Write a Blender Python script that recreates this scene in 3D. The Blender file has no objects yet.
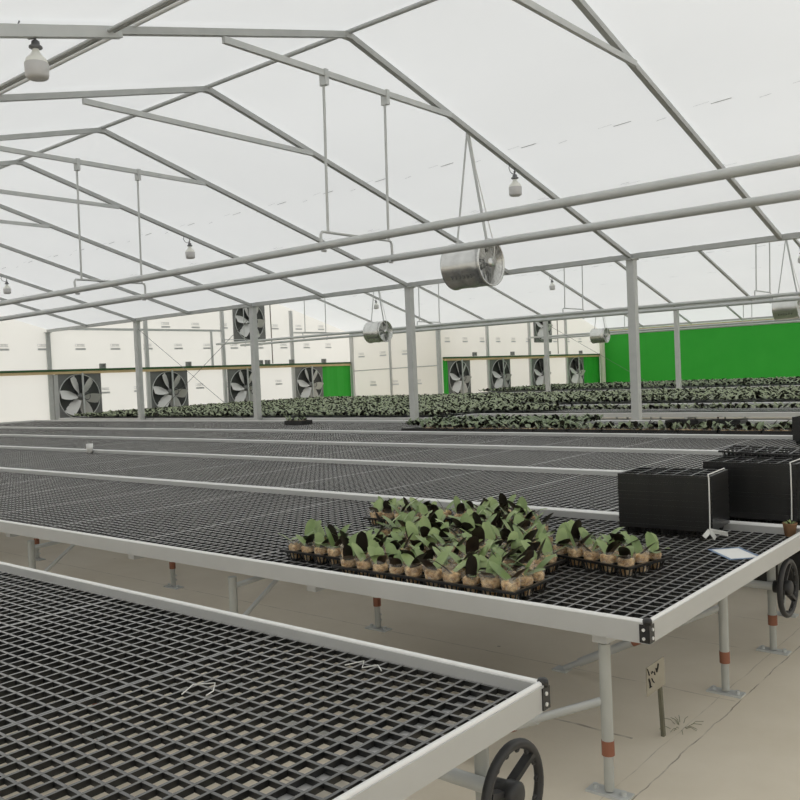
import bpy, math, random
from mathutils import Vector, Matrix
random.seed(7)
PI = math.pi
S = bpy.context.scene
COL = S.collection

# ------------------------------------------------------------------ materials
def mat(name, color, rough=.6, metal=0., spec=.5, noise=None, bump=0., bscale=40.):
    """noise = (scale, color2, contrast)"""
    m = bpy.data.materials.new(name); m.use_nodes = True
    nt = m.node_tree; b = nt.nodes['Principled BSDF']
    b.inputs['Base Color'].default_value = (*color, 1)
    b.inputs['Roughness'].default_value = rough
    b.inputs['Metallic'].default_value = metal
    b.inputs['Specular IOR Level'].default_value = spec
    tc = nt.nodes.new('ShaderNodeTexCoord')
    if noise:
        n = nt.nodes.new('ShaderNodeTexNoise'); n.inputs['Scale'].default_value = noise[0]
        n.inputs['Detail'].default_value = 5
        nt.links.new(tc.outputs['Object'], n.inputs['Vector'])
        r = nt.nodes.new('ShaderNodeValToRGB')
        r.color_ramp.elements[0].position = .5 - noise[2]; r.color_ramp.elements[1].position = .5 + noise[2]
        r.color_ramp.elements[0].color = (*color, 1); r.color_ramp.elements[1].color = (*noise[1], 1)
        nt.links.new(n.outputs['Fac'], r.inputs['Fac']); nt.links.new(r.outputs['Color'], b.inputs['Base Color'])
    if bump:
        n2 = nt.nodes.new('ShaderNodeTexNoise'); n2.inputs['Scale'].default_value = bscale
        nt.links.new(tc.outputs['Object'], n2.inputs['Vector'])
        bp = nt.nodes.new('ShaderNodeBump'); bp.inputs['Strength'].default_value = bump; bp.inputs['Distance'].default_value = .01
        nt.links.new(n2.outputs['Fac'], bp.inputs['Height']); nt.links.new(bp.outputs['Normal'], b.inputs['Normal'])
    return m

def film(name, tcol, dcol, fac, scale=.6):
    m = bpy.data.materials.new(name); m.use_nodes = True
    nt = m.node_tree; nt.nodes.remove(nt.nodes['Principled BSDF'])
    out = nt.nodes['Material Output']
    t = nt.nodes.new('ShaderNodeBsdfTranslucent'); d = nt.nodes.new('ShaderNodeBsdfDiffuse')
    d.inputs['Color'].default_value = (*dcol, 1)
    tc = nt.nodes.new('ShaderNodeTexCoord'); n = nt.nodes.new('ShaderNodeTexNoise')
    mp = nt.nodes.new('ShaderNodeMapping'); mp.inputs['Scale'].default_value = (.5, 1, 1)
    n.inputs['Scale'].default_value = scale; n.inputs['Detail'].default_value = 6
    nt.links.new(tc.outputs['Object'], mp.inputs['Vector']); nt.links.new(mp.outputs['Vector'], n.inputs['Vector'])
    r = nt.nodes.new('ShaderNodeValToRGB')
    r.color_ramp.elements[0].position = .3; r.color_ramp.elements[1].position = .7
    r.color_ramp.elements[0].color = (*[c * .95 for c in tcol], 1); r.color_ramp.elements[1].color = (*tcol, 1)
    nt.links.new(n.outputs['Fac'], r.inputs['Fac']); nt.links.new(r.outputs['Color'], t.inputs['Color'])
    mx = nt.nodes.new('ShaderNodeMixShader'); mx.inputs['Fac'].default_value = fac
    nt.links.new(d.outputs['BSDF'], mx.inputs[1]); nt.links.new(t.outputs['BSDF'], mx.inputs[2])
    nt.links.new(mx.outputs['Shader'], out.inputs['Surface'])
    return m

def clear_plastic(name):
    m = bpy.data.materials.new(name); m.use_nodes = True
    nt = m.node_tree; b = nt.nodes['Principled BSDF']; out = nt.nodes['Material Output']
    b.inputs['Base Color'].default_value = (.75, .73, .68, 1); b.inputs['Roughness'].default_value = .25
    tr = nt.nodes.new('ShaderNodeBsdfTransparent'); mx = nt.nodes.new('ShaderNodeMixShader')
    n = nt.nodes.new('ShaderNodeTexNoise'); n.inputs['Scale'].default_value = 45
    tc = nt.nodes.new('ShaderNodeTexCoord'); nt.links.new(tc.outputs['Object'], n.inputs['Vector'])
    mr = nt.nodes.new('ShaderNodeMapRange'); mr.inputs['From Min'].default_value = .35; mr.inputs['From Max'].default_value = .7
    mr.inputs['To Min'].default_value = .10; mr.inputs['To Max'].default_value = .36
    nt.links.new(n.outputs['Fac'], mr.inputs['Value']); nt.links.new(mr.outputs['Result'], mx.inputs['Fac'])
    nt.links.new(tr.outputs['BSDF'], mx.inputs[1]); nt.links.new(b.outputs['BSDF'], mx.inputs[2])
    nt.links.new(mx.outputs['Shader'], out.inputs['Surface'])
    return m

def leaf_mat(name, top, top2, under):
    m = bpy.data.materials.new(name); m.use_nodes = True
    nt = m.node_tree; b = nt.nodes['Principled BSDF']; b.inputs['Roughness'].default_value = .42
    g = nt.nodes.new('ShaderNodeNewGeometry'); oi = nt.nodes.new('ShaderNodeObjectInfo')
    tc = nt.nodes.new('ShaderNodeTexCoord'); n = nt.nodes.new('ShaderNodeTexNoise'); n.inputs['Scale'].default_value = 14
    nt.links.new(tc.outputs['Object'], n.inputs['Vector'])
    ad = nt.nodes.new('ShaderNodeMath'); ad.operation = 'MULTIPLY_ADD'; ad.inputs[1].default_value = .6
    nt.links.new(oi.outputs['Random'], ad.inputs[0]); nt.links.new(n.outputs['Fac'], ad.inputs[2])
    r = nt.nodes.new('ShaderNodeValToRGB'); r.color_ramp.elements[0].position = .35; r.color_ramp.elements[1].position = 1.
    r.color_ramp.elements[0].color = (*top, 1); r.color_ramp.elements[1].color = (*top2, 1)
    nt.links.new(ad.outputs[0], r.inputs['Fac'])
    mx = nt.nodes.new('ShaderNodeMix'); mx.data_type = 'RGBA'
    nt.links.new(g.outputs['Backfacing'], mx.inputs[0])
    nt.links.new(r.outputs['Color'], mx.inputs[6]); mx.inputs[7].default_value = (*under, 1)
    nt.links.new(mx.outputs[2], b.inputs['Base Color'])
    return m

def concrete():
    m = bpy.data.materials.new('concrete_floor'); m.use_nodes = True
    nt = m.node_tree; L = nt.links; N = nt.nodes
    b = N['Principled BSDF']; b.inputs['Roughness'].default_value = .75; b.inputs['Specular IOR Level'].default_value = .3
    tc = N.new('ShaderNodeTexCoord')
    n1 = N.new('ShaderNodeTexNoise'); n1.inputs['Scale'].default_value = 1.3; n1.inputs['Detail'].default_value = 8; n1.inputs['Roughness'].default_value = .65
    L.new(tc.outputs['Object'], n1.inputs['Vector'])
    r = N.new('ShaderNodeValToRGB')
    r.color_ramp.elements[0].position = .3; r.color_ramp.elements[1].position = .7
    r.color_ramp.elements[0].color = (.62, .555, .445, 1); r.color_ramp.elements[1].color = (.71, .65, .545, 1)
    L.new(n1.outputs['Fac'], r.inputs['Fac'])
    # joints: thin wavering dark lines at fixed x or y
    n2 = N.new('ShaderNodeTexNoise'); n2.inputs['Scale'].default_value = 5; n2.inputs['Detail'].default_value = 4
    L.new(tc.outputs['Object'], n2.inputs['Vector'])
    sep = N.new('ShaderNodeSeparateXYZ'); L.new(tc.outputs['Object'], sep.inputs[0])
    def mth(op, a, c=None):
        k = N.new('ShaderNodeMath'); k.operation = op
        for i, v in enumerate((a, c)):
            if v is None: continue
            if isinstance(v, (int, float)): k.inputs[i].default_value = v
            else: L.new(v, k.inputs[i])
        return k.outputs[0]
    wob = mth('MULTIPLY', mth('SUBTRACT', n2.outputs['Fac'], .5), .05)
    tot = None
    for ax, pos, wd, dk, amp in (('X', -1.205, .0026, .6, .7), ('X', -1.285, .002, .35, .4), ('Y', 2.90, .006, .55, .8), ('Y', 3.44, .003, .45, .4),
                                 ('Y', 1.95, .004, .5, .4), ('Y', 4.1, .003, .35, .4), ('Y', 4.6, .003, .3, .6)):
        d = mth('ABSOLUTE', mth('ADD', mth('SUBTRACT', sep.outputs[ax], pos), mth('MULTIPLY', wob, amp)))
        k = mth('MULTIPLY', mth('LESS_THAN', d, wd), dk)
        if ax == 'Y': k = mth('MULTIPLY', k, mth('LESS_THAN', sep.outputs['X'], -1.40 if wd > .005 else -1.22))
        tot = k if tot is None else mth('MAXIMUM', tot, k)
    n3 = N.new('ShaderNodeTexNoise'); n3.inputs['Scale'].default_value = 9; L.new(tc.outputs['Object'], n3.inputs['Vector'])
    mr = N.new('ShaderNodeMapRange'); mr.inputs['From Min'].default_value = .3; mr.inputs['From Max'].default_value = .6
    L.new(n3.outputs['Fac'], mr.inputs['Value'])
    tot = mth('MULTIPLY', tot, mr.outputs['Result'])
    # scattered dark specks
    v = N.new('ShaderNodeTexVoronoi'); v.inputs['Scale'].default_value = 3.5; L.new(tc.outputs['Object'], v.inputs['Vector'])
    sp = mth('MULTIPLY', mth('LESS_THAN', v.outputs['Distance'], .035), .45)
    tot = mth('MAXIMUM', tot, sp)
    mx = N.new('ShaderNodeMix'); mx.data_type = 'RGBA'
    L.new(tot, mx.inputs[0]); L.new(r.outputs['Color'], mx.inputs[6]); mx.inputs[7].default_value = (.07, .055, .04, 1)
    L.new(mx.outputs[2], b.inputs['Base Color'])
    n4 = N.new('ShaderNodeTexNoise'); n4.inputs['Scale'].default_value = 60; L.new(tc.outputs['Object'], n4.inputs['Vector'])
    bp = N.new('ShaderNodeBump'); bp.inputs['Strength'].default_value = .15; bp.inputs['Distance'].default_value = .005
    L.new(n4.outputs['Fac'], bp.inputs['Height']); L.new(bp.outputs['Normal'], b.inputs['Normal'])
    return m

M = {}
M['concrete'] = concrete()
M['roof'] = film('white_roof_film', (.93, .94, .925), (.86, .86, .84), .55)
M['wall'] = film('cream_wall_film', (.95, .92, .84), (.84, .82, .75), .5)
M['steel'] = mat('galvanized_steel', (.50, .515, .50), .5, .1, .5, (9, (.58, .59, .58), .3))
M['leg'] = mat('dull_zinc_leg', (.41, .42, .395), .5, .1, .5, (9, (.49, .50, .475), .3))
M['truss'] = mat('galvanized_truss', (.42, .435, .425), .5, .1, .5, (7, (.5, .51, .5), .3))
M['pipe'] = mat('zinc_pipe', (.52, .54, .53), .42, .15, .5, (6, (.6, .61, .6), .3))
M['alu'] = mat('aluminium_rail', (.52, .525, .52), .4, .3, .5, (5, (.58, .585, .58), .35))
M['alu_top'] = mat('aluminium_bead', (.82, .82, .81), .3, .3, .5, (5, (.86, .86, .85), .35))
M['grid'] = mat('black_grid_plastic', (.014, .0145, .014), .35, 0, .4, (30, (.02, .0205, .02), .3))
M['grid_top'] = mat('pale_bar_top', (.045, .046, .0445), .3, 0, .5, (30, (.065, .066, .064), .3))  # paler tone for the upper faces of the grid bars only
M['grid_top'].node_tree.nodes['Principled BSDF'].inputs['Sheen Weight'].default_value = .8
M['grid_top'].node_tree.nodes['Principled BSDF'].inputs['Sheen Roughness'].default_value = .35
M['black'] = mat('black_plastic', (.012, .012, .012), .3, 0, .5, (25, (.02, .02, .02), .3))
M['rubber'] = mat('black_wheel_plastic', (.022, .022, .023), .45, 0, .5, (50, (.035, .035, .036), .3))
M['brown'] = mat('brown_sleeve', (.26, .10, .06), .6, 0, .4, (30, (.31, .13, .08), .3))
M['green'] = mat('green_sheet', (.03, .40, .034), .55, 0, .3, (1.2, (.045, .45, .045), .3))
M['tan'] = mat('tan_batten', (.60, .44, .22), .6, 0, .4, (4, (.70, .55, .32), .3))
M['dgreen'] = mat('dark_green_edge', (.03, .09, .035), .6, 0, .4, (4, (.05, .13, .05), .3))
M['chrome'] = mat('stainless_drum', (.66, .66, .64), .27, .95, .5, (8, (.76, .76, .74), .3))
M['fan_in'] = mat('dull_grey_metal', (.16, .165, .16), .5, .3, .5, (6, (.22, .225, .22), .3))
M['blade'] = mat('pale_blade', (.66, .66, .64), .4, .2, .5, (5, (.74, .74, .72), .3))
M['louver'] = mat('grey_louver', (.075, .08, .078), .5, .1, .4, (5, (.11, .115, .11), .3))
M['box'] = mat('grey_box', (.2, .21, .2), .6, 0, .4, (9, (.27, .28, .27), .3))
M['mark'] = mat('grey_print', (.56, .57, .56), .7, 0, .3, (9, (.64, .64, .63), .3))
M['streak'] = mat('dark_streak', (.36, .365, .36), .7, 0, .3, (30, (.6, .61, .6), .15))
M['bulbw'] = mat('white_bulb_neck', (.82, .82, .76), .35, 0, .5, (9, (.86, .86, .8), .3))
M['diff'] = mat('bulb_diffuser', (.56, .55, .54), .5, 0, .5, (9, (.62, .61, .6), .3))
M['holder'] = mat('grey_holder', (.16, .165, .17), .5, 0, .5, (9, (.2, .2, .21), .3))
M['pot'] = clear_plastic('clear_pot_plastic')
M['bark'] = mat('potting_mix', (.38, .21, .08), .9, 0, .2, (55, (.90, .66, .36), .14), .6, 90)
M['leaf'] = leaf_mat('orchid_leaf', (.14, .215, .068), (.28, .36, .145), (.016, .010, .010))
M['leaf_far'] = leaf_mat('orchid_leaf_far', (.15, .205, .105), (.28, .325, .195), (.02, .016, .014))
M['white'] = mat('white_paper', (.82, .82, .8), .6, 0, .4, (8, (.86, .86, .84), .3))
M['blue'] = mat('blue_sleeve', (.10, .15, .30), .3, 0, .5, (8, (.3, .42, .58), .2))
M['string'] = mat('white_string', (.72, .72, .69), .7, 0, .3, (40, (.8, .8, .77), .3))
M['terra'] = mat('brown_pot', (.20, .11, .06), .8, 0, .3, (30, (.3, .18, .1), .3))
M['stake'] = mat('weathered_stake', (.13, .125, .09), .8, 0, .3, (20, (.19, .18, .13), .3))
M['plate'] = mat('beige_plate', (.33, .30, .24), .6, 0, .3, (20, (.39, .36, .29), .3))
M['weed'] = mat('dry_weed', (.2, .2, .13), .8, 0, .3, (20, (.28, .28, .18), .3))
M['ink'] = mat('black_ink', (.015, .015, .015), .7, 0, .3, (20, (.03, .03, .03), .3))
M['cream'] = mat('cream_pipe', (.62, .63, .5), .5, 0, .4, (5, (.7, .7, .58), .3))
M['rust'] = mat('brown_conduit', (.2, .17, .14), .6, .2, .4, (8, (.26, .23, .2), .3))
M['tube'] = mat('white_film_tube', (.78, .785, .77), .5, 0, .4, (3, (.82, .82, .81), .3))

# ------------------------------------------------------------------ mesh builder
class MB:
    def __init__(s): s.v = []; s.f = []; s.sm = []; s.mi = []; s.cur = 0
    def add(s, vs, fs, smooth=False):
        o = len(s.v); s.v += [tuple(p) for p in vs]
        for f in fs:
            s.f.append(tuple(i + o for i in f)); s.sm.append(smooth); s.mi.append(s.cur)
    def box(s, x0, x1, y0, y1, z0, z1):
        s.add([(x0,y0,z0),(x1,y0,z0),(x1,y1,z0),(x0,y1,z0),(x0,y0,z1),(x1,y0,z1),(x1,y1,z1),(x0,y1,z1)],
              [(0,3,2,1),(4,5,6,7),(0,1,5,4),(1,2,6,5),(2,3,7,6),(3,0,4,7)])
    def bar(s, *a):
        # grid bar: paler upper face in the second material slot
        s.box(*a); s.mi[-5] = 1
    def beam(s, p0, p1, w, h, up=(0,0,1)):
        p0, p1 = Vector(p0), Vector(p1); d = (p1 - p0).normalized(); up = Vector(up)
        if abs(d.dot(up)) > .99: up = Vector((1,0,0))
        a = d.cross(up).normalized(); b = a.cross(d)
        q = [p + a * (i * w / 2) + b * (j * h / 2) for p in (p0, p1) for i, j in ((-1,-1),(1,-1),(1,1),(-1,1))]
        s.add(q, [(0,1,2,3),(7,6,5,4),(0,4,5,1),(1,5,6,2),(2,6,7,3),(3,7,4,0)])
    def tube(s, pts, r, n=10, cap=True, r1=None):
        pts = [Vector(p) for p in pts]; rings = []; prev = None
        for i, p in enumerate(pts):
            d = ((pts[i+1] if i < len(pts)-1 else p) - (pts[i-1] if i else p)).normalized()
            u = Vector((0,0,1)) if abs(d.z) < .9 else Vector((1,0,0))
            if prev is not None and abs(prev.dot(d)) < .9: u = prev
            a = d.cross(u).normalized(); b = a.cross(d).normalized(); prev = b
            rr = r if r1 is None else r + (r1 - r) * i / (len(pts) - 1)
            rings.append([p + (a * math.cos(t) + b * math.sin(t)) * rr for t in (2*PI*k/n for k in range(n))])
        vs = [q for g in rings for q in g]
        fs = [(i*n+k, i*n+(k+1)%n, (i+1)*n+(k+1)%n, (i+1)*n+k) for i in range(len(pts)-1) for k in range(n)]
        s.add(vs, fs, True)
        if cap:
            s.add(rings[0], [tuple(range(n))]); s.add(rings[-1], [tuple(range(n-1,-1,-1))])
    def lathe(s, prof, n=16, c=(0,0,0), axis='z', jit=0.):
        vs = []
        for r, h in prof:
            for k in range(n):
                t = 2*PI*k/n; rr = r * (1 + random.uniform(-jit, jit)); hh = h + random.uniform(-jit, jit) * .04
                if axis == 'z': vs.append((c[0]+rr*math.cos(t), c[1]+rr*math.sin(t), c[2]+hh))
                else: vs.append((c[0]+hh, c[1]+rr*math.cos(t), c[2]+rr*math.sin(t)))
        m = len(prof)
        s.add(vs, [(i*n+k, i*n+(k+1)%n, (i+1)*n+(k+1)%n, (i+1)*n+k) for i in range(m-1) for k in range(n)], True)
    def ring(s, c, R, r, axis='x', n=32, m=8):
        vs = []
        for i in range(n):
            t = 2*PI*i/n
            for k in range(m):
                u = 2*PI*k/m; q = R + r*math.cos(u); w = r*math.sin(u)
                vs.append((c[0]+w, c[1]+q*math.cos(t), c[2]+q*math.sin(t)) if axis == 'x' else (c[0]+q*math.cos(t), c[1]+q*math.sin(t), c[2]+w))
        s.add(vs, [(i*m+k, ((i+1)%n)*m+k, ((i+1)%n)*m+(k+1)%m, i*m+(k+1)%m) for i in range(n) for k in range(m)], True)
    def mesh(s, name, *mats):
        me = bpy.data.meshes.new(name); me.from_pydata(s.v, [], s.f); me.update()
        for m in mats: me.materials.append(m)
        me.polygons.foreach_set('use_smooth', s.sm)
        if len(mats) > 1: me.polygons.foreach_set('material_index', s.mi)
        return me
    def obj(s, name, *mats, parent=None, loc=(0,0,0), rot=(0,0,0)):
        return put(name, s.mesh(name, *mats), parent, loc, rot)

def put(name, me, parent=None, loc=(0,0,0), rot=(0,0,0)):
    o = bpy.data.objects.new(name, me); COL.objects.link(o); o.location = loc; o.rotation_euler = rot
    if parent: o.parent = parent
    return o
def tag(o, label, cat, group=None, kind=None):
    if label: o['label'] = label
    if cat: o['category'] = cat
    if group: o['group'] = group
    if kind: o['kind'] = kind
    return o
def thing(name, label, cat, loc=(0,0,0), rot=(0,0,0), group=None):
    return tag(put(name, None, None, loc, rot), label, cat, group)
def structure(o): o['kind'] = 'structure'; return o
KIDS = {}
def dup(root, loc=None, rot=None, label=None, group=None, scale=None):
    r = root.copy(); COL.objects.link(r)
    if loc is not None: r.location = loc
    if rot is not None: r.rotation_euler = rot
    if label: r['label'] = label
    if group: r['group'] = group
    if scale: r.scale = (scale,)*3
    if root not in KIDS: KIDS[root] = [(c, list(c.children)) for c in root.children]
    for c, gs in KIDS[root]:
        d = c.copy(); COL.objects.link(d); d.parent = r
        for g in gs:
            e = g.copy(); COL.objects.link(e); e.parent = d
    return r
ORD = ['first','second','third','fourth','fifth','sixth','seventh','eighth','ninth','tenth','eleventh','twelfth','thirteenth','fourteenth','fifteenth',
       'sixteenth','seventeenth','eighteenth','nineteenth','twentieth','twenty-first','twenty-second','twenty-third','twenty-fourth','twenty-fifth',
       'twenty-sixth','twenty-seventh','twenty-eighth','twenty-ninth','thirtieth']

# ------------------------------------------------------------------ site dimensions
ZG, ZR = 2.82, 4.39                 # gutter and ridge height of the frame
GY = [.2, 11.5, 22.8, 34.1]         # gutter lines
CX = [-5.32 - 4*k for k in range(5)]
XW, XW2 = -21.3, -17.35             # end walls
XR = 5.0
FO = .06                            # film lies above the frame

# ------------------------------------------------------------------ room shell
b = MB(); b.box(XW-.4, XR+.4, -12, 34.6, -.12, 0); structure(b.obj('floor', M['concrete']))
def slope_z(Y, off=FO):
    if .2 <= Y < 5.85: return ZR + off - .255*(5.85 - Y)
    k = (Y - .2) % 11.3
    return ZG + off + (ZR - ZG) * (1 - abs(k - 5.65) / 5.65)
b = MB()
ys = [-11.1, -5.45, .2 , 5.85, 11.5, 17.15, 22.8]
for y0, y1 in zip(ys, ys[1:]):
    b.add([(XW, y0, slope_z(y0)), (XR, y0, slope_z(y0)), (XR, y1, slope_z(y1)), (XW, y1, slope_z(y1))], [(0,3,2,1)])
for y0, y1 in ((22.8, 28.45), (28.45, 34.1)):
    b.add([(XW2, y0, slope_z(y0)), (XR, y0, slope_z(y0)), (XR, y1, slope_z(y1)), (XW2, y1, slope_z(y1))], [(0,3,2,1)])
ceil = structure(b.obj('ceiling', M['roof']))
# faint printed streaks repeated every metre along the film
b = MB()
def zf(Y): return slope_z(Y) - .004
for bay, x0, x1 in ((0, -20, -1.9), (1, -20, -3), (2, -17, -5)):
    x = x1; q = 0
    while x > x0:
        for dx, yy, ln, w in ((0., 8.3, .2, .006), (.33, 8.38, .11, .003), (-.2, 8.28, .16, .002), (.5, 9.5, .12, .003), (.62, 9.52, .2, .002)):
            Y = yy + 11.3*bay; xx = x + .12*math.sin(q) + dx
            if xx - .3 < (XW if bay < 2 else XW2): continue
            b.add([(xx, Y, zf(Y)), (xx-ln, Y+.02, zf(Y+.02)), (xx-ln, Y+.02+w*2, zf(Y+.02+2*w)), (xx, Y+2*w, zf(Y+2*w))], [(0,1,2,3)])
        x -= 1.0; q += 1
b.obj('printed_streaks', M['streak'], parent=ceil)

def gable(b, X, ya, yb):
    ridge = (ya + yb) / 2
    b.add([(X, ya, 0), (X, yb, 0), (X, yb, slope_z(yb)), (X, ridge, ZR+FO), (X, ya, slope_z(ya))], [(0,1,2,3,4)])
b = MB(); gable(b, XW, .2, 11.5); gable(b, XW, 11.5, 22.8); gable(b, XW, -11.1, .2)
wl = structure(b.obj('wall_left', M['wall']))
b = MB(); gable(b, XW2, 22.8, 34.1); wl2 = structure(b.obj('wall_left_rear', M['wall']))
b = MB(); b.add([(XW, 22.8, 0), (XW2, 22.8, 0), (XW2, 22.8, ZG+FO), (XW, 22.8, ZG+FO)], [(0,1,2,3)]); ws = structure(b.obj('wall_step', M['wall']))
b = MB(); b.box(XW2, XR, 34.1, 34.16, 0, ZG-.02); structure(b.obj('wall_rear', M['green']))
b = MB(); b.add([(XW2, 34.13, ZG-.02), (XR, 34.13, ZG-.02), (XR, 34.13, ZG+FO), (XW2, 34.13, ZG+FO)], [(0,1,2,3)]); structure(b.obj('trim_1', M['wall']))
b = MB(); b.add([(XW, -11.1, 0), (XR, -11.1, 0), (XR, -11.1, ZG+FO), (XW, -11.1, ZG+FO)], [(0,1,2,3)]); structure(b.obj('wall_front', M['wall']))
b = MB()
for ya, yb in ((-11.1, .2), (.2, 11.5), (11.5, 22.8), (22.8, 34.1)): gable(b, XR, ya, yb)
structure(b.obj('wall_right', M['wall']))
# grey printed marks on the film walls: a framed row of strokes over a solid bar
def mark(b, put3, c, z):
    """put3(s, z) -> point ; s is metres along the wall"""
    def quad(s0, s1, z0, z1): b.add([put3(s0,z0), put3(s1,z0), put3(s1,z1), put3(s0,z1)], [(0,1,2,3)])
    quad(c-.15, c+.15, z-.055, z-.005)
    quad(c-.15, c+.13, z+.095, z+.103); quad(c-.15, c+.13, z+.04, z+.048); quad(c-.15, c-.142, z+.04, z+.1)
    for k in range(6): quad(c-.09+k*.036, c-.075+k*.036, z+.045, z+.1)
b = MB()
for k in range(-2, 12): mark(b, lambda s, z: (XW+.006, s, z), 10.33+1.035*k, 2.40)
for k in range(7): mark(b, lambda s, z: (XW+.006, s, z), 13.0+1.05*k+2.1, 3.02)
for k in range(9): mark(b, lambda s, z: (XW+.006, s, z), 12.0+1.05*k, 1.22)
b.obj('printed_mark', M['mark'], parent=wl)
b = MB()
for k in range(11): mark(b, lambda s, z: (XW2+.006, s, z), 23.3+1.01*k, 2.02+.36)
b.obj('printed_mark', M['mark'], parent=wl2)
b = MB()
for k in range(3): mark(b, lambda s, z: (s, 22.794, z), -20.25+1.0*k, 1.03); mark(b, lambda s, z: (s, 22.794, z), -20.75+1.0*k, 2.04)
b.obj('printed_mark', M['mark'], parent=ws)

# ------------------------------------------------------------------ frame: columns, gutters, trusses
cl = ['square grey steel column rising behind the black tray stacks, nearest of the first column row',
      'grey steel column left of the big hanging drum fan, second nearest of its row',
      'grey steel column in front of the upper wall fan, third of the first row',
      'grey steel column near the leftmost wall fans, fourth of the first row',
      'grey steel column standing against the left end wall in the wall corner']
me = None
for k, x in enumerate(CX):
    b = MB(); b.box(-.055, .055, -.055, .055, .012, ZG-.02)
    t = thing('steel_column', cl[k], 'column', (x, 11.5, 0), group='columns of the first row')
    if me is None: me = b.mesh('post', M['steel']); b2 = MB(); b2.box(-.11, .11, -.11, .11, 0, .012); mf = b2.mesh('base_plate', M['steel']); b3 = MB(); b3.box(-.07, .07, -.1, .1, ZG-.03, ZG-.018); mh = b3.mesh('head_plate', M['steel'])
    put('post', me, t); put('base_plate', mf, t); put('head_plate', mh, t)
c2 = ['slim grey steel column in front of the green wall, right of the thick near column',
      'grey steel column in front of the upper fan of the rear end wall', 'grey steel column at the wall corner beside the green edge of the rear fans']
for k, x in enumerate((-9.32, -13.32, -17.28)):
    t = thing('steel_column', c2[k], 'column', (x, 22.72 if k == 2 else 22.8, 0), group='columns of the second row')
    put('post', me, t); put('base_plate', mf, t); put('head_plate', mh, t)

for k, (y, x0) in enumerate(((.2, XW+.05), (11.5, XW+.05), (22.8, XW+.05), (34.02, XW2+.05))):
    b = MB(); zg = slope_z(y, 0); b.box(x0, XR-.1, y-.045, y+.045, zg-.018, zg+.05)
    tag(b.obj('gutter_beam', M['truss']), ['grey gutter beam along the near side, behind the camera', 'grey gutter beam on top of the first column row',
        'grey gutter beam on top of the second column row', 'grey gutter beam above the green rear wall'][k], 'beam')
for k in range(3):
    y = 5.85 + 11.3*k; x0 = (XW if k < 2 else XW2) + .05
    b = MB(); b.tube([(x0, y, ZR+.02), (XR-.1, y, ZR+.02)], .022, 8)
    tag(b.obj('ridge_purlin', M['truss']), ['grey ridge tube along the peak of the near roof bay', 'grey ridge tube along the peak of the middle roof bay', 'grey ridge tube along the peak of the rear roof bay'][k], 'purlin')

def truss_meshes():
    out = {}
    y0, y1 = -5.65+.045, 5.65-.045
    for nm, ya, yb in (('near', y0, 0.), ('far', 0., y1)):
        b = MB(); k = (ZR-ZG)/5.65
        za, zb_ = ZR - abs(ya)*k, ZR - abs(yb)*k
        b.beam((0, ya, za), (0, yb, zb_), .052, .052); out[nm] = b.mesh('rafter', M['truss'])
    b = MB(); b.beam((0, y0, ZR + .255*y0), (0, 0, ZR), .052, .052); out['flat'] = b.mesh('rafter', M['truss'])
    b = MB(); b.beam((.05, -1.46, ZR-.44), (.05, 1.44, ZR-.44), .035, .05); out['collar'] = b.mesh('collar_tie', M['pipe'])
    b = MB(); b.beam((0, -.05, ZR-.012), (0, .05, ZR-.012), .06, .05); out['apex'] = b.mesh('apex_joint', M['truss'])
    b = MB()
    for y in (-1.43, 1.41): b.tube([(-.035, y, ZR-.42), (.085, y, ZR-.42)], .012, 6)
    out['bolt'] = b.mesh('bolt', M['steel'])
    return out
tm = truss_meshes()
bayname = ['near', 'middle', 'rear']
for bay in range(3):
    xs = [-3.32 - 2*k for k in range(9 if bay < 2 else 7)]
    for i, x in enumerate(xs):
        t = thing('roof_truss', 'grey tubular roof truss of the %s bay, %s from the camera end' % (bayname[bay], ORD[i]), 'truss', (x, 5.85+11.3*bay, 0), group='roof trusses of the %s bay' % bayname[bay])
        put('rafter', tm['flat' if bay == 0 else 'near'], t); put('rafter', tm['far'], t); put('collar_tie', tm['collar'], t); put('apex_joint', tm['apex'], t)
# thicker splice on the near slope of the second truss
b = MB(); k = .255
b.beam((-5.29, 1.4, ZR-.02-(5.85-1.4)*k), (-5.29, 3.5, ZR-.02-(5.85-3.5)*k), .05, .075)
tag(b.obj('rafter_sleeve', M['pipe']), 'thicker grey sleeve on the near rafter above the closest bulb', 'sleeve')
# double vent rail and rolled film tube on the near slope of the first bay
b = MB()
for dy in (0, .042): b.tube([(XW+.1, 3.40+dy, slope_z(3.40+dy)-.075), (1, 3.40+dy, slope_z(3.40+dy)-.075)], .014, 8)
tag(b.obj('vent_rail', M['truss']), 'double grey roof rail crossing the top left corner of the ceiling', 'rail')
b = MB(); b.tube([(XW+.1, 3.63, slope_z(3.63)-.022), (1, 3.63, slope_z(3.63)-.022)], .018, 10)
tag(b.obj('rolled_film', M['tube']), 'rolled white film beside the double roof rail at top left', 'film roll')

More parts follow.
